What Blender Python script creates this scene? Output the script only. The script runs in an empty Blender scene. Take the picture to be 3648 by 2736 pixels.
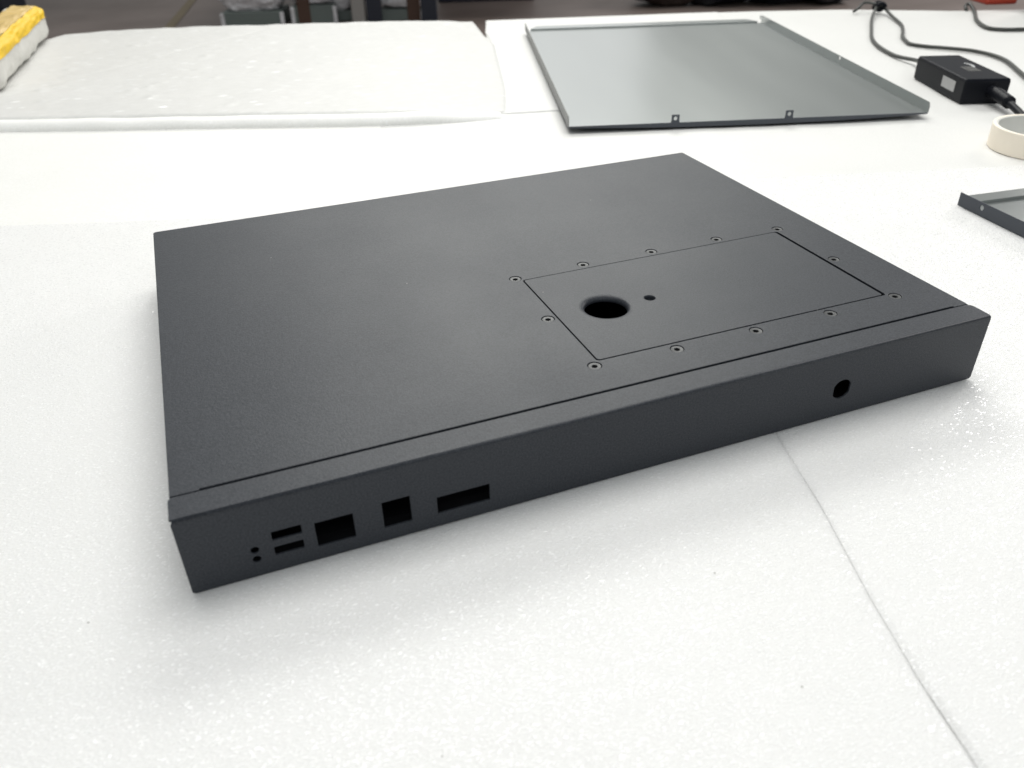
import bpy, bmesh, math, random
from mathutils import Vector, Matrix, noise
random.seed(7)
SC = bpy.context.scene
COL = SC.collection
MM = 0.001

# ------------------------------------------------------------------ camera
cam_d = bpy.data.cameras.new('camera')
cam = bpy.data.objects.new('camera', cam_d)
COL.objects.link(cam)
cam.location = (0.04328, -0.28334, 0.26835)
cam.rotation_euler = (0.992806332, 0.019920164, -0.373616157)
cam_d.sensor_width = 36.0
cam_d.lens = 28.8039
cam_d.clip_start = 0.02
cam_d.clip_end = 60.0
cam_d.dof.use_dof = True
cam_d.dof.focus_distance = 0.54
cam_d.dof.aperture_fstop = 11.5
SC.camera = cam

# ------------------------------------------------------------------ light
w = bpy.data.worlds.new('World')
SC.world = w
w.use_nodes = True
bg = w.node_tree.nodes['Background']
bg.inputs[0].default_value = (0.97, 1.0, 0.985, 1)
bg.inputs[1].default_value = 0.27


def area(name, loc, target, sx, sy, power, col=(1, 1, 1)):
    d = bpy.data.lights.new(name, 'AREA')
    d.shape = 'RECTANGLE'
    d.size, d.size_y, d.energy, d.color = sx, sy, power, col
    o = bpy.data.objects.new(name, d)
    COL.objects.link(o)
    o.location = loc
    o.rotation_euler = (Vector(target) - Vector(loc)).to_track_quat('-Z', 'Y').to_euler()
    return o


area('ceiling_lamp_near', (0.50, 0.62, 2.0), (0.46, 0.42, 0), 1.9, 1.1, 31.5, (1.0, 0.99, 0.965))
area('fill_lamp_front', (-0.1, -1.9, 2.4), (0.25, 0.1, 0), 4.0, 1.8, 30, (0.92, 0.965, 1.0))  # unseen fill added behind the camera to lift the front shadows
area('ceiling_lamp_far', (1.9, 4.3, 3.2), (0.25, 0.2, 0), 3.0, 1.2, 125, (1.0, 1.0, 0.95))
area('fill_lamp_aisle', (0.6, 5.6, 2.7), (0.6, 5.8, -.7), 3.2, 1.0, 26, (1.0, 0.97, 0.94))  # unseen lamp added to brighten the far floor
area('fill_lamp_side', (8.6, 3.8, 3.0), (5.2, 5.2, -0.7), 3.0, 2.0, 190, (1.0, 0.97, 0.95))  # unseen lamp added to brighten the floor on the right
area('window_light', (2.6, 8.2, 1.75), (0.6, 0.6, 0.0), 4.2, 1.8, 18, (0.98, 0.97, 1.0))

SC.view_settings.view_transform = 'Standard'
SC.view_settings.look = 'None'
SC.view_settings.exposure = 0.0
SC.view_settings.gamma = 1.0


# ------------------------------------------------------------------ materials
def srgb(r, g, b):
    def f(c):
        c /= 255
        return c / 12.92 if c <= .04045 else ((c + .055) / 1.055) ** 2.4
    return (f(r), f(g), f(b), 1)


def new_mat(name, color, rough=.5, metal=0.0, spec=.5):
    m = bpy.data.materials.new(name)
    m.use_nodes = True
    b = m.node_tree.nodes['Principled BSDF']
    b.inputs['Base Color'].default_value = color if len(color) == 4 else (*color, 1)
    b.inputs['Roughness'].default_value = rough
    b.inputs['Metallic'].default_value = metal
    b.inputs['Specular IOR Level'].default_value = spec
    return m


def nd(m, t, **kw):
    n = m.node_tree.nodes.new(t)
    for k, v in kw.items():
        if k in n.inputs:
            n.inputs[k].default_value = v
        else:
            setattr(n, k, v)
    return n


def ln(m, a, b):
    m.node_tree.links.new(a, b)


def P(m):
    return m.node_tree.nodes['Principled BSDF']


def grain(m, scale, strength, dist, var=0.0, detail=3.0, stretch=None, rough_var=0.0, cscale=None):
    """fine relief plus a slight colour wear, in object space"""
    tc = nd(m, 'ShaderNodeTexCoord')
    src = tc.outputs['Object']
    if stretch:
        mp = nd(m, 'ShaderNodeMapping')
        mp.inputs['Scale'].default_value = stretch
        ln(m, src, mp.inputs['Vector'])
        src = mp.outputs['Vector']
    n = nd(m, 'ShaderNodeTexNoise', Scale=scale, Detail=detail)
    ln(m, src, n.inputs['Vector'])
    bp = nd(m, 'ShaderNodeBump', Strength=strength, Distance=dist)
    ln(m, n.outputs['Fac'], bp.inputs['Height'])
    ln(m, bp.outputs['Normal'], P(m).inputs['Normal'])
    if var or rough_var:
        n2 = nd(m, 'ShaderNodeTexNoise', Scale=cscale or scale * .02, Detail=4.0)
        ln(m, src, n2.inputs['Vector'])
        if var:
            base = P(m).inputs['Base Color'].default_value[:]
            mx = nd(m, 'ShaderNodeMix', data_type='RGBA')
            mx.inputs['A'].default_value = tuple(c * (1 - var) for c in base[:3]) + (1,)
            mx.inputs['B'].default_value = tuple(min(1, c * (1 + var)) for c in base[:3]) + (1,)
            ln(m, n2.outputs['Fac'], mx.inputs['Factor'])
            ln(m, mx.outputs['Result'], P(m).inputs['Base Color'])
        if rough_var:
            r0 = P(m).inputs['Roughness'].default_value
            mr = nd(m, 'ShaderNodeMapRange')
            mr.inputs['To Min'].default_value = r0 - rough_var
            mr.inputs['To Max'].default_value = r0 + rough_var
            ln(m, n2.outputs['Fac'], mr.inputs['Value'])
            ln(m, mr.outputs['Result'], P(m).inputs['Roughness'])
    return m


def coat_mat():
    """textured powder coat: orange-peel grain, faint uneven sheen, rare dust specks"""
    m = new_mat('charcoal_powder_coat', (.024, .0272, .0365), .47, spec=.34)
    tc = nd(m, 'ShaderNodeTexCoord')
    n = nd(m, 'ShaderNodeTexNoise', Scale=1150.0, Detail=3.0, Roughness=.6)
    ln(m, tc.outputs['Object'], n.inputs['Vector'])
    bp = nd(m, 'ShaderNodeBump', Strength=.3, Distance=.0004)
    ln(m, n.outputs['Fac'], bp.inputs['Height'])
    ln(m, bp.outputs['Normal'], P(m).inputs['Normal'])
    cr = nd(m, 'ShaderNodeValToRGB')
    cr.color_ramp.elements[0].position, cr.color_ramp.elements[0].color = .34, (.015, .0182, .0245, 1)
    cr.color_ramp.elements[1].position, cr.color_ramp.elements[1].color = .66, (.039, .0435, .0525, 1)
    ln(m, n.outputs['Fac'], cr.inputs['Fac'])
    # dust: tiny pale dots, few of them
    v = nd(m, 'ShaderNodeTexVoronoi', Scale=95.0)
    ln(m, tc.outputs['Object'], v.inputs['Vector'])
    lt = nd(m, 'ShaderNodeMath', operation='LESS_THAN')
    lt.inputs[1].default_value = .035
    ln(m, v.outputs['Distance'], lt.inputs[0])
    sp = nd(m, 'ShaderNodeSeparateColor')
    ln(m, v.outputs['Color'], sp.inputs['Color'])
    gt = nd(m, 'ShaderNodeMath', operation='GREATER_THAN')
    gt.inputs[1].default_value = .93
    ln(m, sp.outputs['Red'], gt.inputs[0])
    mu = nd(m, 'ShaderNodeMath', operation='MULTIPLY')
    ln(m, lt.outputs[0], mu.inputs[0])
    ln(m, gt.outputs[0], mu.inputs[1])
    mx = nd(m, 'ShaderNodeMix', data_type='RGBA')
    mx.inputs['B'].default_value = (.30, .30, .29, 1)
    ln(m, mu.outputs[0], mx.inputs['Factor'])
    ln(m, cr.outputs['Color'], mx.inputs['A'])
    ln(m, mx.outputs['Result'], P(m).inputs['Base Color'])
    n2 = nd(m, 'ShaderNodeTexNoise', Scale=9.0, Detail=5.0, Roughness=.65)
    ln(m, tc.outputs['Object'], n2.inputs['Vector'])
    mr = nd(m, 'ShaderNodeMapRange')
    mr.inputs['From Min'].default_value, mr.inputs['From Max'].default_value = .3, .7
    mr.inputs['To Min'].default_value, mr.inputs['To Max'].default_value = .42, .49
    ln(m, n2.outputs['Fac'], mr.inputs['Value'])
    ln(m, mr.outputs['Result'], P(m).inputs['Roughness'])
    return m


M = {}
M['coat'] = coat_mat()
M['coat_in_shade'] = new_mat('charcoal_inside_shade', (.007, .0075, .009), .8, spec=.1)  # interior shade put into the colour, darker than the outer coat
M['screw'] = grain(new_mat('zinc_screw', (.062, .064, .066), .42, .35), 2500, .3, .0002, .25, cscale=400)
M['screw_rim'] = new_mat('worn_screw_rim', (.08, .082, .083), .45, .5)
M['dark_hole'] = new_mat('dark_socket', (.008, .008, .009), .7)
M['galv'] = grain(new_mat('galvanised_steel', (.415, .438, .432), .29, .85), 900, .05, .0002, .05, stretch=(1, .12, 1), rough_var=.04, cscale=9)
M['flange_sheen'] = grain(new_mat('flange_outside_sheen', (.26, .265, .26), .5, .5), 900, .06, .0002, .08, cscale=20)  # foam reflection on the painted flange put into a lighter grey
M['paint_out'] = grain(new_mat('blue_grey_paint', (.050, .058, .072), .5), 1500, .2, .0003)
M['black_plastic'] = grain(new_mat('black_plastic', (.008, .009, .012), .45, spec=.12), 1800, .25, .0003)
M['gloss_plastic'] = grain(new_mat('gloss_black_plastic', (.007, .008, .012), .3, spec=.12), 400, .03, .0003)
M['cord'] = grain(new_mat('grey_green_cord', (.035, .038, .034), .5), 900, .2, .0003)
M['sticker'] = grain(new_mat('silver_sticker', (.42, .42, .42), .5), 900, .1, .0002, .1, cscale=120)
M['print'] = new_mat('grey_print', (.16, .16, .15), .6)
M['arc_sheen'] = new_mat('painted_arc_sheen', (.42, .43, .43), .5)  # reflected arc on the adaptor, painted as a pale colour
M['tape'] = grain(new_mat('cream_masking_tape', (.95, .87, .74), .6), 1200, .25, .0003, .05, cscale=60)
M['core'] = grain(new_mat('grey_card_core', (.64, .64, .61), .7), 700, .25, .0003, .05, cscale=70)
M['green_print'] = new_mat('green_print', (.20, .30, .23), .7)
M['pouch'] = grain(new_mat('white_cloth', (.68, .67, .63), .6), 60, .5, .004, .06, cscale=30)
M['yellow'] = grain(new_mat('yellow_plastic_film', (.78, .50, .006), .55), 38, .6, .006, .14, cscale=26)
M['tan_film'] = grain(new_mat('tan_translucent_film', (.60, .42, .14), .5), 38, .6, .006, .16, cscale=26)
M['table'] = grain(new_mat('grey_laminate', (.35, .35, .34), .5), 300, .1, .001)
M['steel_leg'] = new_mat('grey_steel_leg', (.2, .2, .21), .45, .3)
M['navy'] = grain(new_mat('navy_enamel', (.010, .014, .026), .45), 40, .1, .002, .15)
M['brown'] = grain(new_mat('brown_wood', (.085, .045, .03), .6), 30, .3, .003, .3, stretch=(1, 1, .1))
M['crate_green'] = grain(new_mat('dark_green_crate', (.15, .18, .172), .5), 25, .3, .004, .35)
M['film'] = grain(new_mat('crumpled_clear_film', (.72, .72, .77), .22), 16, .9, .03, .35, cscale=12)
M['sack_dark'] = grain(new_mat('black_plastic_sack', (.018, .022, .026), .28), 14, 1.0, .04, .5, cscale=14)
M['sack_brown'] = grain(new_mat('brown_sack', (.05, .036, .030), .55), 14, .8, .03, .3, cscale=12)
M['pale_post'] = grain(new_mat('pale_post', (.27, .26, .25), .6), 30, .2, .003, .2)
M['red'] = grain(new_mat('red_plastic', (.46, .055, .028), .4), 60, .2, .002, .15)
M['purple'] = grain(new_mat('dark_violet_fabric', (.030, .028, .040), .55), 120, .6, .004, .4, cscale=40)

# concrete floor
m = M['floor'] = new_mat('worn_brown_floor', (.12, .102, .094), .48)
tc = nd(m, 'ShaderNodeTexCoord')
n1 = nd(m, 'ShaderNodeTexNoise', Scale=1.3, Detail=8.0, Roughness=.6)
ln(m, tc.outputs['Object'], n1.inputs['Vector'])
cr = nd(m, 'ShaderNodeValToRGB')
cr.color_ramp.elements[0].position, cr.color_ramp.elements[0].color = .3, (.165, .129, .115, 1)
cr.color_ramp.elements[1].position, cr.color_ramp.elements[1].color = .7, (.265, .215, .198, 1)
ln(m, n1.outputs['Fac'], cr.inputs['Fac'])
ln(m, cr.outputs['Color'], P(m).inputs['Base Color'])
M['line'] = grain(new_mat('faded_yellow_floor_line', (.19, .145, .08), .5), 60, .2, .002, .25, cscale=9)


# foam: expanded polyethylene; tiny closed cells, some with whiter glossy skins (glints partly painted)
def foam_mat(name, color, cell, strength, fleck, dens, gloss=.9, sss=0.0):
    m = new_mat(name, color, .5)
    tc = nd(m, 'ShaderNodeTexCoord')
    mp = nd(m, 'ShaderNodeMapping')
    mp.inputs['Rotation'].default_value = (0, 0, math.radians(18.8))
    mp.inputs['Scale'].default_value = (1.0, 2.2, 1.0)
    ln(m, tc.outputs['Object'], mp.inputs['Vector'])
    wv = nd(m, 'ShaderNodeTexNoise', Scale=220.0, Detail=2.0)
    ln(m, mp.outputs['Vector'], wv.inputs['Vector'])
    ad = nd(m, 'ShaderNodeMix', data_type='RGBA', blend_type='ADD')
    ad.inputs['Factor'].default_value = .0035
    ln(m, mp.outputs['Vector'], ad.inputs['A'])
    ln(m, wv.outputs['Color'], ad.inputs['B'])
    vo = nd(m, 'ShaderNodeTexVoronoi', Scale=cell, feature='F1')
    ln(m, ad.outputs['Result'], vo.inputs['Vector'])
    sp = nd(m, 'ShaderNodeSeparateColor')
    ln(m, vo.outputs['Color'], sp.inputs['Color'])
    # fleck = soft spot at the middle of a chosen few cells
    spot = nd(m, 'ShaderNodeMapRange')
    for k_, v_ in (('From Min', .46), ('From Max', .24), ('To Min', 0.0), ('To Max', 1.0)):
        spot.inputs[k_].default_value = v_
    ln(m, vo.outputs['Distance'], spot.inputs['Value'])
    pick = nd(m, 'ShaderNodeMapRange')
    for k_, v_ in (('From Min', 1 - dens), ('From Max', 1.0), ('To Min', 0.0), ('To Max', 1.0)):
        pick.inputs[k_].default_value = v_
    ln(m, sp.outputs['Red'], pick.inputs['Value'])
    fl_ = nd(m, 'ShaderNodeMath', operation='MULTIPLY')
    ln(m, spot.outputs['Result'], fl_.inputs[0])
    ln(m, pick.outputs['Result'], fl_.inputs[1])
    n = nd(m, 'ShaderNodeTexNoise', Scale=cell * 1.3, Detail=3.0, Roughness=.6)
    ln(m, mp.outputs['Vector'], n.inputs['Vector'])
    hs = nd(m, 'ShaderNodeMath', operation='MULTIPLY_ADD')
    ln(m, fl_.outputs[0], hs.inputs[0])
    hs.inputs[1].default_value = 1.3
    ln(m, n.outputs['Fac'], hs.inputs[2])
    b1 = nd(m, 'ShaderNodeBump', Strength=strength, Distance=.0011)
    ln(m, hs.outputs[0], b1.inputs['Height'])
    ln(m, b1.outputs['Normal'], P(m).inputs['Normal'])
    # the glossy cell skins are a thin clear layer with a livelier relief than the body
    ge = nd(m, 'ShaderNodeNewGeometry')
    v1 = nd(m, 'ShaderNodeVectorMath', operation='SUBTRACT')
    ln(m, vo.outputs['Color'], v1.inputs[0])
    v1.inputs[1].default_value = (.5, .5, .5)
    v2_ = nd(m, 'ShaderNodeVectorMath', operation='MULTIPLY_ADD')
    ln(m, v1.outputs[0], v2_.inputs[0])
    v2_.inputs[1].default_value = (.42, .42, 0)
    ln(m, ge.outputs['Normal'], v2_.inputs[2])
    v3 = nd(m, 'ShaderNodeVectorMath', operation='NORMALIZE')
    ln(m, v2_.outputs[0], v3.inputs[0])
    ln(m, v3.outputs[0], P(m).inputs['Coat Normal'])
    cw = nd(m, 'ShaderNodeMath', operation='MULTIPLY')
    cw.inputs[1].default_value = gloss
    cw.use_clamp = True
    ln(m, fl_.outputs[0], cw.inputs[0])
    ln(m, cw.outputs[0], P(m).inputs['Coat Weight'])
    P(m).inputs['Coat Roughness'].default_value = .2
    P(m).inputs['Coat IOR'].default_value = 1.55
    # the sheet is translucent: light creeps some millimetres under whatever lies on it
    P(m).inputs['Subsurface Weight'].default_value = sss
    P(m).inputs['Subsurface Radius'].default_value = (1.0, 1.0, .96)
    P(m).inputs['Subsurface Scale'].default_value = .014
    # slow uneven whiteness (denser and thinner foam), then the whiter skins that paint in part of the glints
    n2 = nd(m, 'ShaderNodeTexNoise', Scale=7.0, Detail=5.0, Roughness=.6)
    ln(m, tc.outputs['Object'], n2.inputs['Vector'])
    nf = nd(m, 'ShaderNodeMath', operation='MULTIPLY_ADD')
    ln(m, n.outputs['Fac'], nf.inputs[0])
    nf.inputs[1].default_value = 2.4
    nf.inputs[2].default_value = -1.2
    n3 = nd(m, 'ShaderNodeMath', operation='ADD')
    ln(m, nf.outputs[0], n3.inputs[0])
    ln(m, n2.outputs['Fac'], n3.inputs[1])
    n3.use_clamp = True
    m0 = nd(m, 'ShaderNodeMix', data_type='RGBA')
    m0.inputs['A'].default_value = (color[0] * .955, color[1] * .955, color[2] * .95, 1)
    m0.inputs['B'].default_value = (min(.95, color[0] * 1.04), min(.95, color[1] * 1.04), min(.95, color[2] * 1.04), 1)
    ln(m, n3.outputs[0], m0.inputs['Factor'])
    mx = nd(m, 'ShaderNodeMix', data_type='RGBA')
    mx.inputs['B'].default_value = (fleck, fleck, fleck * .995, 1)
    ln(m, fl_.outputs[0], mx.inputs['Factor'])
    ln(m, m0.outputs['Result'], mx.inputs['A'])
    # a very few grey specks of workshop dust
    vd = nd(m, 'ShaderNodeTexVoronoi', Scale=42.0)
    ln(m, tc.outputs['Object'], vd.inputs['Vector'])
    ds = nd(m, 'ShaderNodeSeparateColor')
    ln(m, vd.outputs['Color'], ds.inputs['Color'])
    l1 = nd(m, 'ShaderNodeMath', operation='LESS_THAN')
    l1.inputs[1].default_value = .022
    ln(m, vd.outputs['Distance'], l1.inputs[0])
    g1 = nd(m, 'ShaderNodeMath', operation='GREATER_THAN')
    g1.inputs[1].default_value = .95
    ln(m, ds.outputs['Blue'], g1.inputs[0])
    mm = nd(m, 'ShaderNodeMath', operation='MULTIPLY')
    ln(m, l1.outputs[0], mm.inputs[0])
    ln(m, g1.outputs[0], mm.inputs[1])
    m3 = nd(m, 'ShaderNodeMix', data_type='RGBA')
    m3.inputs['B'].default_value = (.42, .41, .39, 1)
    ln(m, mm.outputs[0], m3.inputs['Factor'])
    ln(m, mx.outputs['Result'], m3.inputs['A'])
    ln(m, m3.outputs['Result'], P(m).inputs['Base Color'])
    return m


M['foam'] = foam_mat('white_foam_near', (.775, .773, .765), 470, .4, 1.0, 1.0, 1.7, .4)
M['foam_far'] = foam_mat('white_foam_far', (.805, .802, .778), 300, .2, .95, .3, .4)
M['foam_back'] = foam_mat('white_foam_back', (.725, .723, .706), 300, .2, .85, .3, .4)
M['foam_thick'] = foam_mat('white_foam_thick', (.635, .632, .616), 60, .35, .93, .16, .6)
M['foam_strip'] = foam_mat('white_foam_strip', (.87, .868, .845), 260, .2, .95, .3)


# ------------------------------------------------------------------ object helpers
def obj(name, me, mat, parent=None, loc=None, smooth=False):
    if isinstance(me, bmesh.types.BMesh):
        bm = me
        me = bpy.data.meshes.new(name)
        bm.to_mesh(me)
        bm.free()
    o = bpy.data.objects.new(name, me)
    COL.objects.link(o)
    for mm in (mat if isinstance(mat, (list, tuple)) else [mat]):
        if mm is not None:
            me.materials.append(M[mm] if isinstance(mm, str) else mm)
    if smooth:
        for p in me.polygons:
            p.use_smooth = True
    if parent is not None:
        o.parent = parent
    if loc is not None:
        o.location = loc
    return o


def tag(o, label, cat, group=None, kind=None):
    if kind:
        o['kind'] = kind
    if label:
        o['label'] = label
    if cat:
        o['category'] = cat
    if group:
        o['group'] = group
    return o


def thing(name, label, cat, loc=(0, 0, 0), rotz=0.0, group=None):
    o = bpy.data.objects.new(name, None)
    o.empty_display_size = .02
    COL.objects.link(o)
    o.location = loc
    o.rotation_euler = (0, 0, rotz)
    return tag(o, label, cat, group)


def box(bm, x0, y0, z0, x1, y1, z1, bevel=0.0, seg=2):
    r = bmesh.ops.create_cube(bm, size=1.0)
    vs = r['verts']
    for v in vs:
        v.co = Vector(((x0 + x1) / 2 + v.co.x * (x1 - x0), (y0 + y1) / 2 + v.co.y * (y1 - y0), (z0 + z1) / 2 + v.co.z * (z1 - z0)))
    if bevel:
        es = list({e for v in vs for e in v.link_edges})
        bmesh.ops.bevel(bm, geom=es, offset=bevel, segments=seg, profile=.5, affect='EDGES')
    return vs


def circle(cx, cy, r, n=36):
    return [(cx + r * math.cos(2 * math.pi * i / n), cy + r * math.sin(2 * math.pi * i / n)) for i in range(n)]


def rrect(x0, y0, x1, y1, r=0.0, n=5):
    if isinstance(r, (int, float)):
        r = (r, r, r, r)
    out = []
    for (cx, cy, a0, rr) in ((x0, y0, 180, r[0]), (x1, y0, 270, r[1]), (x1, y1, 0, r[2]), (x0, y1, 90, r[3])):
        sx = 1 if cx == x0 else -1
        sy = 1 if cy == y0 else -1
        if rr <= 0:
            out.append((cx, cy))
            continue
        for i in range(n + 1):
            a = math.radians(a0 + 90 * i / n)
            out.append((cx + sx * rr + rr * math.cos(a), cy + sy * rr + rr * math.sin(a)))
    return out


def plate_mesh(outline, holes, t, bevel=0.0):
    """flat sheet with cut-outs, thickness from z=-t to 0; units mm in, metres out"""
    cu = bpy.data.curves.new('plate', 'CURVE')
    cu.dimensions = '2D'
    cu.fill_mode = 'BOTH'
    for poly in [outline] + list(holes):
        s = cu.splines.new('POLY')
        s.points.add(len(poly) - 1)
        for p, q in zip(s.points, poly):
            p.co = (q[0] * MM, q[1] * MM, 0, 1)
        s.use_cyclic_u = True
    cu.extrude = (t / 2 - bevel) * MM
    cu.bevel_depth = bevel * MM
    cu.bevel_resolution = 1
    cu.offset = -bevel * MM
    o = bpy.data.objects.new('plate', cu)
    COL.objects.link(o)
    dg = bpy.context.evaluated_depsgraph_get()
    me = bpy.data.meshes.new_from_object(o.evaluated_get(dg))
    bpy.data.objects.remove(o)
    bpy.data.curves.remove(cu)
    me.transform(Matrix.Translation((0, 0, -t / 2 * MM)))
    for p in me.polygons:
        p.use_smooth = False
        p.material_index = 0
    me.materials.clear()
    return me


def lathe(bm, prof, n=32, cx=0, cy=0, mod=None):
    rings = []
    for (r, z) in prof:
        ring = []
        for i in range(n):
            a = 2 * math.pi * i / n
            rr = r if mod is None else mod(r, a)
            ring.append(bm.verts.new((cx + rr * math.cos(a), cy + rr * math.sin(a), z)))
        rings.append(ring)
    fs = []
    for a, b in zip(rings, rings[1:]):
        fl = []
        for i in range(n):
            fl.append(bm.faces.new((a[i], a[(i + 1) % n], b[(i + 1) % n], b[i])))
        fs.append(fl)
    return rings, fs


def catmull(pts, k=8):
    pts = [Vector(p) for p in pts]
    ext = [2 * pts[0] - pts[1]] + pts + [2 * pts[-1] - pts[-2]]
    out = []
    for i in range(1, len(ext) - 2):
        p0, p1, p2, p3 = ext[i - 1:i + 3]
        for j in range(k):
            t = j / k
            out.append(.5 * ((2 * p1) + (p2 - p0) * t + (2 * p0 - 5 * p1 + 4 * p2 - p3) * t * t + (3 * p1 - p0 - 3 * p2 + p3) * t ** 3))
    out.append(pts[-1])
    return out


def tube(bm, pts, r, n=10):
    rings = []
    for i, p in enumerate(pts):
        a = pts[max(0, i - 1)]
        b = pts[min(len(pts) - 1, i + 1)]
        d = (b - a).normalized()
        s = d.cross(Vector((0, 0, 1)))
        if s.length < 1e-4:
            s = Vector((1, 0, 0))
        s.normalize()
        u = s.cross(d)
        rr = r[i] if isinstance(r, (list, tuple)) else r
        rings.append([bm.verts.new(p + rr * (s * math.cos(2 * math.pi * k / n) + u * math.sin(2 * math.pi * k / n))) for k in range(n)])
    for a, b in zip(rings, rings[1:]):
        for k in range(n):
            bm.faces.new((a[k], a[(k + 1) % n], b[(k + 1) % n], b[k]))
    bm.faces.new(rings[0][::-1])
    bm.faces.new(rings[-1])


TH = math.radians(-18.8)
CU, SU = math.cos(TH), math.sin(TH)


def W(u, v, z=0.0):
    """table frame (mm; u along the far edge, v away from it) to world metres"""
    return Vector((u * CU - v * SU, u * SU + v * CU, z)) * MM


# ------------------------------------------------------------------ setting: floor, table
bm = bmesh.new()
g = 24
vs = [[bm.verts.new((-14 + 34 * i / g, -8 + 32 * j / g, -.75)) for i in range(g + 1)] for j in range(g + 1)]
for j in range(g):
    for i in range(g):
        bm.faces.new((vs[j][i], vs[j][i + 1], vs[j + 1][i + 1], vs[j + 1][i]))
fl = tag(obj('floor', bm, 'floor'), None, None, kind='structure')
bm = bmesh.new()
p0, p1 = Vector((.02, 6.35, 0)), Vector((.36, 8.3, 0))
sd = (p1 - p0).normalized().cross(Vector((0, 0, 1))) * .035
box_v = [bm.verts.new((q.x, q.y, -.746)) for q in (p0 - sd, p0 + sd, p1 + sd, p1 - sd)]
bm.faces.new(box_v)
o = obj('floor_line', bm, 'line', fl)

tb = thing('table', 'long workshop table covered all over with white foam sheets', 'table', W(250, 300, -750), TH)
bm = bmesh.new()
box(bm, -1.25, -1.05, .715, 1.25, .945, .7445, .003)
obj('tabletop', bm, 'table', tb)
for sx in (-1, 1):
    for sy in (-1, 1):
        bm = bmesh.new()
        x, y = sx * 1.15, -.05 + sy * .88
        box(bm, x - .025, y - .025, 0, x + .025, y + .025, .715, .002)
        obj('leg', bm, 'steel_leg', tb)


# ------------------------------------------------------------------ foam sheets
def coords(L, step, r):
    inner = [0, .08 * r, .3 * r, .62 * r, r]
    n = max(2, int((L - 2 * r) / step))
    mid = [r + (L - 2 * r) * k / n for k in range(1, n)]
    return inner + mid + [L - a for a in reversed(inner)]


def sheet(name, label, u0, u1, v0, v1, top, bot, mat, r=1.2, step=9.0, amp=.5, hfun=None, rz=None, zs=None, soft=False, group='foam sheets laid over the table'):
    """u0,u1: functions of v;  v0,v1: functions of u;  mm"""
    um, vm = (u0(0) + u1(0)) / 2, (v0(0) + v1(0)) / 2
    Lu, Lv = u1(vm) - u0(vm), v1(um) - v0(um)
    A, B = coords(Lu, step, r), coords(Lv, step, r)

    rz_ = r if rz is None else rz

    def drop(d):
        if soft:
            return 0 if d >= r else rz_ * (1 + math.cos(math.pi * d / r)) / 2
        return 0 if d >= r else rz_ * (1 - math.sqrt(max(0, 1 - ((r - d) / r) ** 2)))
    bm = bmesh.new()
    grid = []
    for b in B:
        row = []
        for a in A:
            v = vm
            u = um
            for _ in range(3):
                u = u0(v) + a / Lu * (u1(v) - u0(v))
                v = v0(u) + b / Lv * (v1(u) - v0(u))
            d = min(a, Lu - a, b, Lv - b)
            edge = min(1.0, d / 40.0)
            z = top - drop(d) * (zs(u, v) if zs else 1) + amp * (noise.noise(Vector((u * .012, v * .012, top))) + .5 * noise.noise(Vector((u * .035, v * .035, 3.1))) - .45) * (.4 + .6 * edge)
            if hfun:
                z += hfun(u, v, a, b, Lu - a, Lv - b)
            row.append(bm.verts.new(W(u, v, z)))
        grid.append(row)
    for j in range(len(B) - 1):
        for i in range(len(A) - 1):
            bm.faces.new((grid[j][i], grid[j][i + 1], grid[j + 1][i + 1], grid[j + 1][i]))
    loop = grid[0][:] + [rw[-1] for rw in grid[1:]] + grid[-1][-2::-1] + [rw[0] for rw in grid[-2:0:-1]]
    low = []
    for vtx in loop:
        zz = min(bot * MM, vtx.co.z - .0002)
        low.append(bm.verts.new((vtx.co.x, vtx.co.y, zz)))
    for i in range(len(loop)):
        k = (i + 1) % len(loop)
        bm.faces.new((loop[k], loop[i], low[i], low[k]))
    o = obj(name, bm, mat, smooth=True)
    return tag(o, label, 'foam sheet', group)


def K(c):
    return lambda t: c


def interp(tab):
    def f(t):
        if t <= tab[0][0]:
            return tab[0][1]
        for (a, b), (c, d) in zip(tab, tab[1:]):
            if t <= c:
                return b + (d - b) * (t - a) / (c - a)
        return tab[-1][1]
    return f


def near_box(u, v):
    """flatten the relief under and beside the enclosure (it rests on the foam)"""
    p = W(u, v)
    dx = max(-p.x, 0, p.x - .44)
    dy = max(-p.y, 0, p.y - .33)
    return math.hypot(dx, dy) * 1000


seam = interp([(-800, 299), (-170, 298.5), (-95, 296), (-62, 292.2), (-20, 290.2), (40, 290), (90, 287), (520, 284)])
gap = interp([(-800, .9), (-130, .6), (-60, .2), (-20, .06), (520, .06)])


def seam_depth(u, v):
    return interp([(-620, 1.0), (-95, .95), (-40, .6), (20, .3), (80, .15), (440, .15), (449, .8)])(v)


sheet('foam_sheet', 'near left white foam sheet under the ports of the charcoal box', K(-700), lambda v: seam(v) - gap(v) / 2, K(-620), K(449), 0.0, -2.0, 'foam', r=2.6, rz=1.75, soft=True, zs=seam_depth, step=9, amp=.4,
      hfun=lambda u, v, a, b, a2, b2: -.15 - (.35 * math.exp(-(a2 / 14) ** 2) if v < 60 else 0))
sheet('foam_sheet', 'near right white foam sheet with a seam running to the lower right corner', lambda v: seam(v) + gap(v) / 2, K(1300), K(-620), lambda u: 500 + .035 * (u - 284), 0.0, -2.0, 'foam', r=3.2, rz=1.75, soft=True, zs=seam_depth, step=9, amp=.4,
      hfun=lambda u, v, a, b, a2, b2: -.15)
sheet('foam_sheet', 'middle left foam sheet between charcoal box and rolled foam edge', K(-800), lambda v: 32 - (v - 550) * .085, K(-640), K(830), -1.5, -5.4, 'foam_far', r=2.5, rz=.7, soft=True, step=10, amp=.3)
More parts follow.
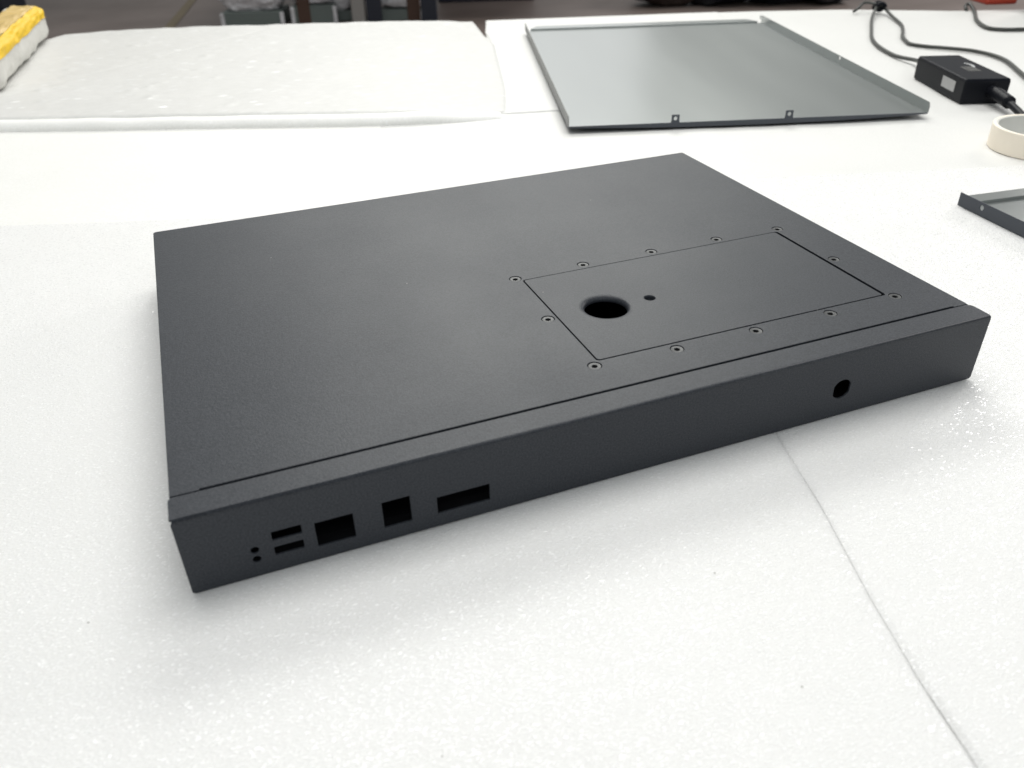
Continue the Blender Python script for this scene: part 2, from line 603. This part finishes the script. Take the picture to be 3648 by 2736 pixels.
sheet('foam_sheet', 'wide foam sheet under the power adaptor and the tape roll', lambda v: interp([(0, 30 - (v - 550) * .085 + .1), (745, 30 - (v - 550) * .085 + .1), (800, 160), (1300, 151), (1500, 154)])(v), K(1350), K(-640),
      lambda u: interp([(100, 1418), (515, 1437), (680, 1440), (840, 1430), (1032, 1380), (1350, 1360)])(u), -2.0, -5.4, 'foam_back', r=1.3, step=12, amp=.7)
sheet('foam_sheet', 'foam sheet lying under the big open steel tray', lambda v: interp([(760, 161), (1200, 160), (1300, 150), (1420, 154)])(v), K(600),
      lambda u: 764 + .09 * (u - 160), lambda u: 1418 + .045 * (u - 154), 0.0, -2.2, 'foam_back', r=7.0, rz=1.7, step=10, amp=.4, hfun=lambda u, v, a, b, a2, b2: -.25)

bumps = [(random.uniform(-520, 110), random.uniform(790, 1360), random.uniform(3, 6), random.uniform(1.2, 2.6)) for _ in range(46)]
bumps += [(-455, 919, 6, 2.4), (-431, 1213, 6, 2.6), (-372, 1402, 7, 3.5), (-330, 900, 5, 2)]


def thick_h(u, v, a, b, a2, b2):
    z = -7.6 * math.exp(-(a2 / 90) ** 2) * (1 - .3 * min(1, max(0, (v - 900) / 300)))
    z += 1.0 * noise.noise(Vector((u * .006, v * .006, 8.0)))
    z -= .8 * math.exp(-((u + 560 + (v - 760) * -.55) / 5.0) ** 2)  # faint diagonal crease
    for (bu, bv, br, bh) in bumps:
        d2 = (u - bu) ** 2 + ((v - bv) * .8) ** 2
        if d2 < 9 * br * br:
            z += bh * math.exp(-d2 / (br * br))
    # far edge sags unevenly
    z += 2.2 * noise.noise(Vector((u * .021, 2.0, 0))) * math.exp(-b2 / 30)
    return z


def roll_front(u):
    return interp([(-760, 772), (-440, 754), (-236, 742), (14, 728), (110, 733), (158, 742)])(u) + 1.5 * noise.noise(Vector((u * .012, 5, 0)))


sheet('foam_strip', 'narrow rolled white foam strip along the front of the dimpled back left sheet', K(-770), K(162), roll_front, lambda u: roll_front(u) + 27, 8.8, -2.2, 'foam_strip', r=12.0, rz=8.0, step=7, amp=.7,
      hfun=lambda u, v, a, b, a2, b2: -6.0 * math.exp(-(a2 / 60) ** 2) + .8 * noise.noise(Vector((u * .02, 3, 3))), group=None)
sheet('foam_sheet', 'thick back left foam sheet with small dimples and a wavy far edge', K(-760),
      lambda v: interp([(700, 160), (760, 168), (868, 173), (1178, 164), (1254, 149), (1320, 141), (1400, 130)])(v),
      lambda u: roll_front(u) + 23,
      lambda u: interp([(-760, 1270), (-640, 1290), (-608, 1306), (-597, 1350), (-526, 1376), (-378, 1389), (-70, 1387), (132, 1392)])(u) + 4 * noise.noise(Vector((u * .03, 1, 0))) + 2 * noise.noise(Vector((u * .09, 1, 0))),
      9.0, -2.2, 'foam_thick', r=9.0, rz=6.0, step=5.5, amp=.8, hfun=thick_h)

# ------------------------------------------------------------------ charcoal enclosure
H = 42.1
enc = thing('metal_enclosure', 'large flat charcoal metal box with port openings along its front face', 'metal box')
WID, DEP = 440.0, 330.0

screws = [(211.9, 153.4), (260, 155.5), (310.3, 155.5), (361, 155.5), (409.5, 153.6),
          (211.8, 40.7), (260, 38.8), (310.3, 38.8), (361, 38.8), (409.8, 41.0), (209.8, 97.0), (411.8, 97.4)]
# top cover, cut for the access panel and the countersunk screws
outline = [(.4, 16.2), (12.4, 16.2), (12.6, 17.0), (430.6, 17.0), (430.8, 16.2), (440.2, 16.2)] + rrect(.4, 100, 439.9, DEP, (0, 0, 1.6, 2.6))[1:]
outline = [(.4, 16.95), (12.4, 16.9), (12.7, 17.75), (430.4, 17.7), (430.7, 16.7), (440.4, 16.45)]
tmp = rrect(.4, 100, 440.0, DEP, (0, 0, 1.8, 2.6))
outline += tmp[2:]
opening = rrect(215.1, 44.4, 406.4, 149.6, 2.0)
me = plate_mesh(outline, [opening] + [circle(x, y, 3.8, 28) for x, y in screws], 1.5, .28)
me.transform(Matrix.Translation((0, 0, H * MM)))
cover = obj('top_cover', me, 'coat', enc)
# ledge under the opening that carries the panel and screw bosses
me = plate_mesh(rrect(202, 32, 420, 163, 2), [rrect(222, 51, 399, 143, 2)], 1.4, .1)
me.transform(Matrix.Translation((0, 0, (H - 3.9) * MM)))
obj('panel_ledge', me, 'coat_in_shade', enc)
# access panel
px, py, pr = 247.2, 97.6, 15.6
me = plate_mesh(rrect(216.0, 45.5, 404.6, 149.58, 1.8), [circle(px, py, pr, 56), circle(276.2, 97.2, 3.5, 28)], 1.5, .2)
me.transform(Matrix.Translation((0, 0, (H - .2) * MM)))
pan = obj('access_panel', me, 'coat', enc)
bm = bmesh.new()
R = 3.0
prof = [(pr + .02, -.02)]
for i in range(0, 9):
    a = math.radians(90 * i / 8)
    prof.append((pr - R * math.sin(a), -R * (1 - math.cos(a)) - .02))
prof.append((pr - R, -3.6))
prof.append((pr - R + .9, -3.6))
lathe(bm, [(r * MM, z * MM) for r, z in prof], 64)
bmesh.ops.recalc_face_normals(bm, faces=bm.faces[:])
o = obj('hole_collar', bm, 'coat', pan, smooth=True)
o.location = (px * MM, py * MM, (H - .2) * MM)
bm = bmesh.new()
lathe(bm, [(r * MM, z * MM) for r, z in ((3.5, -.05), (3.15, -.5), (3.0, -1.6), (3.0, -4.5), (2.2, -4.5), (2.2, -5.5))], 28)
o = obj('small_collar', bm, 'coat', pan, smooth=True)
o.location = (276.2 * MM, 97.2 * MM, (H - .2) * MM)

# screws: countersunk head with hexagon socket
bm = bmesh.new()


def hexmod(r, a):
    if r > 1.9 * MM:
        return r
    k = math.pi / 3
    return r * math.cos(math.pi / 6) / math.cos((a % k) - k / 2) * 1.05


prof = [(.02, -2.2), (1.35, -2.2), (1.55, -.75), (1.75, -.5), (3.0, -.42), (3.35, -.36), (3.55, -.6), (3.5, -1.6), (2.6, -2.4)]
rings, fs = lathe(bm, [(r * MM, z * MM) for r, z in prof], 36, mod=hexmod)
for k, fl_ in enumerate(fs):
    for f in fl_:
        f.material_index = 1 if k < 3 else (2 if k == 4 else 0)
bmesh.ops.recalc_face_normals(bm, faces=bm.faces[:])
sc = obj('screw', bm, ['screw', 'dark_hole', 'screw_rim'], enc)
sc.location = (screws[0][0] * MM, screws[0][1] * MM, H * MM)
sc.rotation_euler = (0, 0, .3)
for (x, y) in screws[1:]:
    c = sc.copy()
    COL.objects.link(c)
    c.parent = enc
    c.location = (x * MM, y * MM, H * MM)
    c.rotation_euler = (0, 0, random.uniform(0, 6))

# folded front: top strip, rolled bend, face with port cut-outs, one sheet
fb = bmesh.new()


def add_mesh(bm, me):
    bm.from_mesh(me)
    bpy.data.meshes.remove(me)


RB = 1.35
TK = 1.1
me = plate_mesh(rrect(-.35, RB, 441.3, 15.95, (0, 0, 3.6, 2.2)), [], TK, .22)
me.transform(Matrix.Translation((0, 0, (H + .12) * MM)))
add_mesh(fb, me)
# bend (quarter tube shell)
prof = []
for i in range(9):
    a = math.radians(90 * i / 8)
    prof.append((RB - RB * math.sin(a), H + .12 - RB + RB * math.cos(a)))
inn = []
for i in range(9):
    a = math.radians(90 * i / 8)
    r2 = RB - TK
    inn.append((RB - r2 * math.sin(a), H + .12 - RB + r2 * math.cos(a)))
sec = prof + inn[::-1]
xa, xb = .5, 440.8
ra = [fb.verts.new((xa * MM, y * MM, z * MM)) for y, z in sec]
rb = [fb.verts.new((xb * MM, y * MM, z * MM)) for y, z in sec]
for i in range(len(sec)):
    k = (i + 1) % len(sec)
    f = fb.faces.new((ra[i], ra[k], rb[k], rb[i]))
    f.smooth = True
fb.faces.new(ra[::-1])
fb.faces.new(rb)
# face (drawn in x,z then stood up)
ports = [circle(29.0, 15.6, 1.85, 24), circle(28.95, 10.3, 1.85, 24),
         rrect(37.0, 18.4, 49.9, 23.2, .5), rrect(36.9, 9.7, 49.7, 14.45, .5),
         rrect(55.55, 7.8, 72.7, 21.8, .3), rrect(86.0, 8.2, 99.1, 23.25, .3), rrect(111.6, 8.05, 137.6, 17.85, .3)]
dd = []
rD, fD = 5.95, 5.45
for i in range(96):
    a = 2 * math.pi * i / 96
    dd.append((342.4 + max(-fD, min(fD, rD * math.cos(a) * 1.02)), 18.2 + rD * math.sin(a)))
# drop coincident flats
d2 = []
for q in dd:
    if not d2 or (abs(q[0] - d2[-1][0]) + abs(q[1] - d2[-1][1])) > .02:
        d2.append(q)
ports.append(d2)
top = H + .12 - RB
out = [(.9, .4), (439.3, .4), (440.5, 1.6), (441.1, top - .8), (440.8, top), (.5, top), (-.15, top - .9), (-.05, 1.3)]
me = plate_mesh(out, ports, TK, .18)
me.transform(Matrix.Rotation(math.radians(90), 4, 'X'))
me.transform(Matrix.Translation((0, 0, 0)))
# after +90 about X: y->z, z->-y ; the sheet's front (z=0) sits at y=0 and the back at y=+t
add_mesh(fb, me)
bmesh.ops.recalc_face_normals(fb, faces=fb.faces[:])
fp = obj('front_panel', fb, 'coat', enc)
# bottom lip of the front bend
bm = bmesh.new()
box(bm, 1.6 * MM, .35 * MM, .05 * MM, 438.6 * MM, 14 * MM, 1.2 * MM, .0003)
obj('bottom_lip', bm, 'coat_in_shade', enc)
# body: sides, back and bottom
for nm, d in (('side_wall', (.6, 1.6, .2, 2.0, DEP - .6, H - 1.62)), ('side_wall', (438.0, 1.6, .2, 439.6, DEP - .6, H - 1.62)),
              ('back_wall', (2.0, DEP - 1.9, .2, 438.0, DEP - .5, H - 1.62)), ('bottom_plate', (2.05, 14.05, .02, 437.95, DEP - 1.95, 1.3))):
    bm = bmesh.new()
    box(bm, *[q * MM for q in d], bevel=.0002, seg=1)
    obj(nm, bm, 'coat' if 'plate' not in nm else 'coat_in_shade', enc)


# ------------------------------------------------------------------ open steel trays (covers lying upside down)
def two_sided(me, inward):
    """faces turned the way of `inward` stay bare metal (slot 0); all others are painted (slot 1)"""
    for p in me.polygons:
        p.material_index = 0 if p.normal.dot(inward) > .5 else 1


def tray(name, label, loc, rotz, Wd, Ln, hf, lip, holes_r, holes_l, front_tabs, zf=6.0, outer_mat='paint_out'):
    """local mm: x across (0..Wd), y from the front edge back (0..Ln)"""
    t = thing(name, label, 'metal tray', loc, rotz, 'open sheet steel trays')
    tk = .9
    me = plate_mesh(rrect(tk, 0, Wd - tk, Ln, 0), [], tk, .05)
    me.transform(Matrix.Translation((0, 0, zf * MM)))
    two_sided(me, Vector((0, 0, 1)))
    obj('base_plate', me, ['galv', 'paint_out'], t)
    for side, hl in ((0, holes_l), (1, holes_r)):
        top = zf + hf
        poly = [(2.5, zf - tk), (Ln + 6, zf - tk), (Ln + 6, top), (2.0, top), (-.6, top - 4), (-.6, zf)]
        me = plate_mesh(poly, [circle(a, b, c, 18) for a, b, c in hl], tk, .08)
        # drawn in (y,z): x=y', y=z'
        me.transform(Matrix(((0, 0, 1, 0), (1, 0, 0, 0), (0, 1, 0, 0), (0, 0, 0, 1))))
        me.transform(Matrix.Translation((tk * MM if side == 0 else Wd * MM, 0, 0)))
        two_sided(me, Vector((1 if side == 0 else -1, 0, 0)))
        o = obj('side_flange', me, ['galv', outer_mat], t)
    # back: a short step up and a lip folded outward, corners clipped
    bm = bmesh.new()
    st = 2.6
    box(bm, 9 * MM, (Ln + .05) * MM, (zf - tk) * MM, (Wd - 9) * MM, (Ln + tk) * MM, (zf + st) * MM, .0001, 1)
    lp = plate_mesh([(9, Ln + .95), (Wd - 9, Ln + .95), (Wd - 9 - lip * .5, Ln + lip), (9 + lip * .5, Ln + lip)], [], tk, .1)
    lp.transform(Matrix.Translation((0, 0, (zf + st) * MM)))
    add_mesh(bm, lp)
    o = obj('back_flange', bm, ['galv', 'paint_out'], t)
    for p in o.data.polygons:
        p.material_index = 0 if (p.normal.z > .4 or p.normal.y < -.5) else 1
    # front edge turned down, tabs turned up
    bm = bmesh.new()
    nx = 24
    cols = []
    for i in range(nx + 1):
        f = i / nx
        zl = .3 + (zf - 1.8) * abs(2 * f - 1) ** 2.2          # the turned-down edge is deepest in the middle
        x = 1.0 + (Wd - 2.0) * f
        cols.append([bm.verts.new((x * MM, y * MM, z * MM)) for y, z in ((-.95, zl), (-.95, zf - .05), (-.05, zf - .05), (-.05, zl))])
    for a, b in zip(cols, cols[1:]):
        for k in range(4):
            bm.faces.new((a[k], b[k], b[(k + 1) % 4], a[(k + 1) % 4]))
    bm.faces.new(cols[0])
    bm.faces.new(cols[-1][::-1])
    bmesh.ops.recalc_face_normals(bm, faces=bm.faces[:])
    obj('front_flange', bm, 'paint_out', t)
    for x in front_tabs:
        me = plate_mesh([(x - 5.4, 2.5), (x + 5.4, 2.5), (x + 4.4, 9.0), (x + 4.4, 14.2), (x + 3.8, 14.8), (x - 3.8, 14.8), (x - 4.4, 14.2), (x - 4.4, 9)],
                        [circle(x, 10.6, 2.2, 18)], tk, .1)
        me.transform(Matrix.Rotation(math.radians(90), 4, 'X'))
        me.transform(Matrix.Translation((0, -1.05 * MM, 0)))
        for p in me.polygons:
            p.material_index = 0
        obj('mounting_tab', me, 'paint_out', t)
    return t


tray('steel_tray', 'big open sheet steel tray with two dark tabs lying behind the charcoal box', W(232.5, 672.5, 0.05), TH + math.radians(1.3), 416, 588, 11.2, 25,
     [(255, 6 + 8.2, 2.6), (600, 6 + 7.2, 3.0), (583, 6 + 7.4, 2.2)], [(255, 14.2, 2.2)], [121.7, 252.6], outer_mat='flange_sheen')
ang = math.atan2(-.994, -.11)
# second tray: its left flange runs towards the camera, its back lip runs to the right
t2 = tray('steel_tray', 'open tray cut off by the right picture edge, dark flange outward', (0, 0, 0), 0, 330, 170, 10.6, 15, [], [(170 + 6 - 38.6 + 12, 7.5 - .2, 2.3)], [], zf=1.2)
e_back = Vector((.11, .994, 0))          # local +y
e_right = Vector((.994, -.11, 0))        # local +x
c0 = Vector((651.9, 215.5, -.3)) * MM
rotz2 = math.atan2(e_right.y, e_right.x)
t2.rotation_euler = (0, 0, rotz2)
t2.location = c0 - e_back * (176 * MM)

# ------------------------------------------------------------------ power adaptor with its cords
base = W(749.5, 806, -1.6)
ad = thing('power_adaptor', 'black laptop style power brick with coiled cords and a silver sticker', 'power adaptor', base, TH - math.radians(2.2))
bm = bmesh.new()
box(bm, -.0305, -.068, 0, .0245, .068, .0275, .0022, 3)
obj('lower_shell', bm, 'black_plastic', ad)
bm = bmesh.new()
box(bm, -.0301, -.0676, .0185, .0241, .0676, .0290, .0022, 3)
obj('upper_shell', bm, 'gloss_plastic', ad)
bm = bmesh.new()
box(bm, -.0309, -.046, .009, -.0304, -.012, .0215, .0001, 1)
obj('sticker', bm, 'sticker', ad)
# reflected arc painted on top; small printed rows of text too small to read
bm = bmesh.new()
for k in range(10):
    a0, a1 = math.radians(-36 + 72 * k / 10), math.radians(-36 + 72 * (k + 1) / 10)
    c = Vector((-.012, .004))
    q = []
    for r, a in ((.019, a0), (.023, a0), (.023, a1), (.019, a1)):
        q.append(bm.verts.new((c.x + r * math.cos(a) + .002, c.y + r * math.sin(a) + .002, .02912)))
    bm.faces.new(q)
obj('surface_mark', bm, 'arc_sheen', ad)
bm = bmesh.new()
for rw in range(6):
    x = .006 - rw * .0027
    y = -.026
    while y < -.002:
        L = random.uniform(.001, .003)
        q = [bm.verts.new((xx, yy, .02912)) for xx, yy in ((x, y), (x + .0017, y), (x + .0017, y + L), (x, y + L))]
        bm.faces.new(q)
        y += L + .0008
obj('printed_text', bm, 'print', ad)


def ad_local(p):
    mw = Matrix.Translation(base) @ Matrix.Rotation(TH - math.radians(2.2), 4, 'Z')
    return mw.inverted() @ Vector(p)


def cordpart(name, pts, r, mat='cord', parent=ad, k=8, cap=None):
    bm = bmesh.new()
    P_ = catmull([ad_local(p) for p in pts], k)
    tube(bm, P_, r, 10)
    return obj(name, bm, mat, parent, smooth=True)


# strain relief and output cord leaving the back left corner
cordpart('strain_relief', [W(738, 872, 14), W(741, 886, 14), W(745, 902, 13.5)], .0056, 'black_plastic')
cordpart('output_cord', [W(744, 900, 13), W(752, 926, 9), W(757, 955, 5), W(752, 1003, 1.4), W(757, 1070, 1.4), W(772, 1130, 1.4), W(800, 1200, 1.4), W(838, 1290, 3), W(868, 1350, 8), W(884, 1376, 12)], .0027)
cordpart('output_cord', [W(884, 1376, 12), W(893, 1368, 8), W(884, 1310, 3), W(869, 1240, 1.4), W(845, 1180, 1.4), W(826, 1140, 1.4), W(815, 1102, 1.4), W(812, 1078, 1.4), W(826, 1058, 1.4),
                         W(848, 1043, 1.4), W(876, 1020, 1.4), W(890, 985, 1.4), W(889, 945, 1.4), W(872, 885, 1.4), W(845, 800, 1.4), W(815, 735, 1.4)], .0027)
cordpart('output_cord', [W(880, 1371, 14), W(872, 1388, 15), W(862, 1392, 14), W(850, 1380, 8), W(838, 1372, 3)], .0026)
# knot holding the loops
bm = bmesh.new()
pts = []
for i in range(34):
    a = 2 * math.pi * i / 11
    pts.append(ad_local(W(884 + 7.5 * math.cos(a), 1372 + (i - 17) * .75, 11 + 7 * math.sin(a))))
tube(bm, pts, .0026, 8)
obj('cord_knot', bm, 'black_plastic', ad, smooth=True)
# mains plug at the front end
cordpart('mains_plug', [W(752, 748, 13), W(751, 735, 13), W(750, 717, 12.5), W(748, 693, 11)], .0074, 'black_plastic')
cordpart('mains_cord', [W(748, 696, 11), W(746, 680, 9.5), W(742, 655, 7), W(736, 625, 3), W(742, 600, 2)], .0042, 'black_plastic')

# separate cable at the top right
bm = bmesh.new()
tube(bm, catmull([W(1052, 1372, 1), W(1060, 1392, 4), W(1068, 1396, 7), W(1063, 1372, 4), W(1046, 1330, 1.6), W(1016, 1268, 1.2), W(998, 1214, 1.2), W(996, 1184, 1.2), W(1014, 1171, 1.2), W(1046, 1168, 1.2), W(1085, 1168, 1.2), W(1140, 1190, 1.2)], 8), .0031, 10)
o = obj('loose_cable', bm, 'cord', smooth=True)
tag(o, 'thin dark cable curving to the top right picture edge', 'cable')

# ------------------------------------------------------------------ masking tape roll
RO, RI, HT = 46.0, 42.6, 23.0
tc_ = W(708, 565, -2.0)
tr = thing('tape_roll', 'cream roll of masking tape with a grey cardboard core', 'tape roll', tc_, 0)
bm = bmesh.new()
rings, fs = lathe(bm, [(r * MM, z * MM) for r, z in ((RI, .2), (RO - .6, 0), (RO, .6), (RO, HT - .6), (RO - .6, HT), (RI, HT - .1), (RI, .2))], 96)
bmesh.ops.recalc_face_normals(bm, faces=bm.faces[:])
obj('tape', bm, 'tape', tr, smooth=False)
bm = bmesh.new()
lathe(bm, [(r * MM, z * MM) for r, z in ((RI - .05, .3), (RI - .05, HT - .4), (RI - 1.8, HT - .6), (RI - 1.8, .5), (RI - .05, .3))], 96)
bmesh.ops.recalc_face_normals(bm, faces=bm.faces[:])
core = obj('cardboard_core', bm, 'core', tr, smooth=False)
bm = bmesh.new()
rp = RI - 1.95


def on_core(a, z):
    return bm.verts.new((rp * MM * math.cos(a), rp * MM * math.sin(a), z * MM))


a_mid = math.atan2(.36, -.88)
# oval ring with strokes inside it (print inside the core), and a short mark above
for k in range(20):
    t0, t1 = 2 * math.pi * k / 20, 2 * math.pi * (k + 1) / 20
    q = []
    for s, t_ in ((1, t0), (.82, t0), (.82, t1), (1, t1)):
        q.append(on_core(a_mid + s * 3.4 / rp * math.cos(t_), 10 + s * 7 * math.sin(t_)))
    bm.faces.new(q)
for (x0, z0, x1, z1) in ((-1.6, 5.5, 1.4, 6.6), (-1.6, 8.2, -.6, 11), (-.3, 8.2, 1.6, 9.2), (-1.4, 12, 1.4, 13), (-1.5, 18.2, 1.3, 19.4), (-.6, 19.8, .4, 22)):
    bm.faces.new([on_core(a_mid + x / rp, z) for x, z in ((x0, z0), (x1, z0), (x1, z1), (x0, z1))])
obj('surface_mark', bm, 'green_print', core)

# ------------------------------------------------------------------ white and yellow pouch (far left)
pc0, pc1 = Vector((-213, 1010, 9)) * MM, Vector((-181, 1450, 9)) * MM
dirp = (pc1 - pc0).normalized()
po = thing('packed_pouch', 'padded white pouch with a wide yellow film band, far left', 'pouch', pc0, 0)
rightp = Vector((dirp.y, -dirp.x, 0))
LenP = (pc1 - pc0).length
NS, NA = 48, 48


def pouch_pt(s, a, off=0.0):
    e = 2 * abs(s - .5)
    endr = (1 - max(0, (e - .84) / .16) ** 2.6) ** .5 if e < 1 else 0.0
    endr = max(endr, .02)
    hw = (32 + off) * (0.35 + .65 * endr) if endr > .02 else 8
    hh = (27 + off) * (0.25 + .75 * endr) if endr > .02 else 5
    ca, sa = math.cos(a), math.sin(a)
    ex = .62
    x = hw * math.copysign(abs(ca) ** ex, ca)
    z = hh * math.copysign(abs(sa) ** ex, sa)
    wob = 1 + .12 * noise.noise(Vector((s * 7, ca * 1.3, sa * 1.3))) + .05 * noise.noise(Vector((s * 22, ca * 3, sa * 3)))
    p = dirp * (s * LenP) + rightp * (x * wob * MM) + Vector((0, 0, (27 + z * wob) * MM))
    return p


bm = bmesh.new()
rings = [[bm.verts.new(pouch_pt(i / NS, 2 * math.pi * k / NA)) for k in range(NA)] for i in range(NS + 1)]
for a, b in zip(rings, rings[1:]):
    for k in range(NA):
        bm.faces.new((a[k], b[k], b[(k + 1) % NA], a[(k + 1) % NA]))
bm.faces.new(rings[0])
bm.faces.new(rings[-1][::-1])
bmesh.ops.recalc_face_normals(bm, faces=bm.faces[:])
obj('padding', bm, 'pouch', po, smooth=True)
for nm, mt_, d0, d1, sd_ in (('yellow_band', 'yellow', 10, 62, 1.0), ('tan_band', 'tan_film', 63, 106, 5.0)):
    bm = bmesh.new()
    rows = []
    for i in range(61):
        row = []
        for k in range(17):
            f = k / 16
            s0 = .06 + .012 * noise.noise(Vector((f * 5, 3, sd_)))
            s1 = .945 + .05 * noise.noise(Vector((f * 4, 9, sd_))) + .03 * noise.noise(Vector((f * 9, 9, sd_)))
            s = s0 + (s1 - s0) * i / 60
            a0 = math.radians(d0) + .07 * noise.noise(Vector((s * 8, 1, 0)))
            a = a0 + (math.radians(d1) - a0) * f
            lift = 1.6 + 1.8 * noise.noise(Vector((s * 14, f * 4, sd_)))
            row.append(bm.verts.new(pouch_pt(s, a, lift)))
        rows.append(row)
    for a, b in zip(rows, rows[1:]):
        for k in range(16):
            bm.faces.new((a[k], b[k], b[k + 1], a[k + 1]))
    bmesh.ops.recalc_face_normals(bm, faces=bm.faces[:])
    obj(nm, bm, mt_, po, smooth=True)
# ------------------------------------------------------------------ top right: red bin and violet bundle on the table edge
bm = bmesh.new()
rb_ = thing('red_case', 'small red plastic case at the far right table edge', 'case', W(1150, 1410, -2), TH)
box(bm, -.045, -.006, .004, .016, .060, .06, .004, 2)
obj('shell', bm, 'red', rb_)
bm = bmesh.new()
box(bm, -.046, -.007, .034, .017, .061, .037, .001, 1)
obj('lid_seam', bm, 'purple', rb_)


def blob(name, loc, sx, sy, sz, mat, seed, amp=.2, sub=4, parent=None, flat=True):
    bm = bmesh.new()
    bmesh.ops.create_icosphere(bm, subdivisions=sub, radius=1.0)
    for v in bm.verts:
        p = v.co.copy()
        k = 1 + amp * noise.noise(p * 1.7 + Vector((seed, 0, 0))) + amp * .6 * noise.noise(p * 4.1 + Vector((0, seed, 0)))
        q = Vector((math.copysign(abs(p.x) ** .75, p.x), math.copysign(abs(p.y) ** .75, p.y), math.copysign(abs(p.z) ** .75, p.z))) * k
        z = q.z * sz + sz
        v.co = Vector((q.x * sx, q.y * sy, max(0, z)))
    o = obj(name, bm, mat, parent, loc, smooth=True)
    return o


tag(blob('cloth_bundle', W(1190, 1318, -2), .052, .05, .045, 'purple', 4.0, .25), 'dark violet bundle beside the red case at the right edge', 'bundle')

# ------------------------------------------------------------------ background on the floor, far behind the table
FZ = -750


def fbox(name, u0, v0, z0, u1, v1, z1, mat, parent=None, bevel=.004):
    bm = bmesh.new()
    box(bm, u0 * MM, v0 * MM, z0 * MM, u1 * MM, v1 * MM, z1 * MM, bevel, 1)
    o = obj(name, bm, mat, parent)
    return o


org = W(0, 0, FZ)
# navy workbench: two near legs, far cabinet base and a top above the picture
wb = thing('workbench', 'dark navy workbench standing far behind on the brown floor', 'workbench', org, TH)
fbox('leg', -620, 6020, 0, -520, 6100, 760, 'navy', wb)
fbox('leg', -240, 6020, 0, -130, 6100, 760, 'navy', wb)
fbox('cabinet', -150, 6950, 0, 620, 7400, 760, 'navy', wb)
fbox('benchtop', -1700, 5900, 762, 640, 7500, 800, 'navy', wb)
for (u, label) in ((-1080, 'brown wooden post standing between the film wrapped crates'), (-300, 'brown wooden post beside the right navy bench leg')):
    o = fbox('wooden_post', -45, -45, 0, 45, 45, 758, 'brown')
    o.location = W(u, 6190, FZ)
    o.rotation_euler = (0, 0, TH)
    tag(o, label, 'post', 'wooden posts under the bench')
o = fbox('pale_post', -45, -45, 0, 45, 45, 758, 'pale_post')
o.location = W(-680, 6060, FZ)
o.rotation_euler = (0, 0, TH)
tag(o, 'pale grey post left of the navy bench legs', 'post')


def wrapped(name, label, u, v, w_, d_, h1, h2, seed):
    t = thing(name, label, 'crate', W(u, v, FZ), TH, 'film wrapped crates on the floor')
    fbox('crate_body', -w_ / 2, -d_ / 2, 0, w_ / 2, d_ / 2, h1, 'crate_green', t)
    for s in (-1, 1):
        fbox('corner_strip', s * w_ / 2 - 14, -d_ / 2 - 12, 0, s * w_ / 2 + 14, -d_ / 2 + 2, h1 - 6, 'film', t)
    bm = bmesh.new()
    bmesh.ops.create_grid(bm, x_segments=1, y_segments=1, size=1)
    bm.clear()
    bmesh.ops.create_icosphere(bm, subdivisions=5, radius=1.0)
    for q in bm.verts:
        p = q.co.copy()
        k = 1 + .12 * noise.noise(p * 3 + Vector((seed, 0, 0))) + .10 * abs(noise.noise(p * 8 + Vector((0, seed, 0))))
        c = Vector([math.copysign(abs(x) ** .5, x) for x in p]) * k
        q.co = Vector((c.x * w_ * .52 * MM, c.y * d_ * .5 * MM, (h1 + (h2 - h1) / 2 + c.z * (h2 - h1) / 2) * MM))
    obj('film_bag', bm, 'film', t, smooth=True)
    return t


wrapped('wrapped_crate', 'leftmost film wrapped crate, dark green below', -1440, 6260, 420, 300, 95, 420, 1.0)
wrapped('wrapped_crate', 'low film wrapped crate just right of the brown post', -1010, 6300, 300, 300, 120, 330, 5.0)
wrapped('wrapped_crate', 'film wrapped crate left of the pale post', -850, 6350, 280, 260, 70, 420, 9.0)
wrapped('wrapped_crate', 'film wrapped crate between the two navy bench legs', -390, 6300, 300, 280, 75, 400, 14.0)
# right: brown sack, black sacks
tag(blob('brown_sack', W(1600, 6550, FZ), .26, .22, .16, 'sack_brown', 2.2, .25), 'dark brown sack slumped on the floor left of black sacks', 'sack')
tag(blob('black_sack', W(1985, 6560, FZ), .27, .25, .21, 'sack_dark', 3.3, .22), 'black plastic sack nearest the brown sack', 'sack', 'black sacks on the floor')
tag(blob('black_sack', W(2390, 6500, FZ), .28, .25, .22, 'sack_dark', 7.1, .22), 'black plastic sack in the middle of the row', 'sack', 'black sacks on the floor')
tag(blob('black_sack', W(2740, 6470, FZ), .24, .25, .17, 'sack_dark', 11.9, .25), 'black plastic sack at the right end of the row', 'sack', 'black sacks on the floor')
o = fbox('dark_cabinet', -450, 0, 0, 330, 400, 700, 'navy')
o.location = W(-3960, 7050, FZ)
o.rotation_euler = (0, 0, TH)
tag(o, 'dark cabinet far behind the yellow banded pouch', 'cabinet')
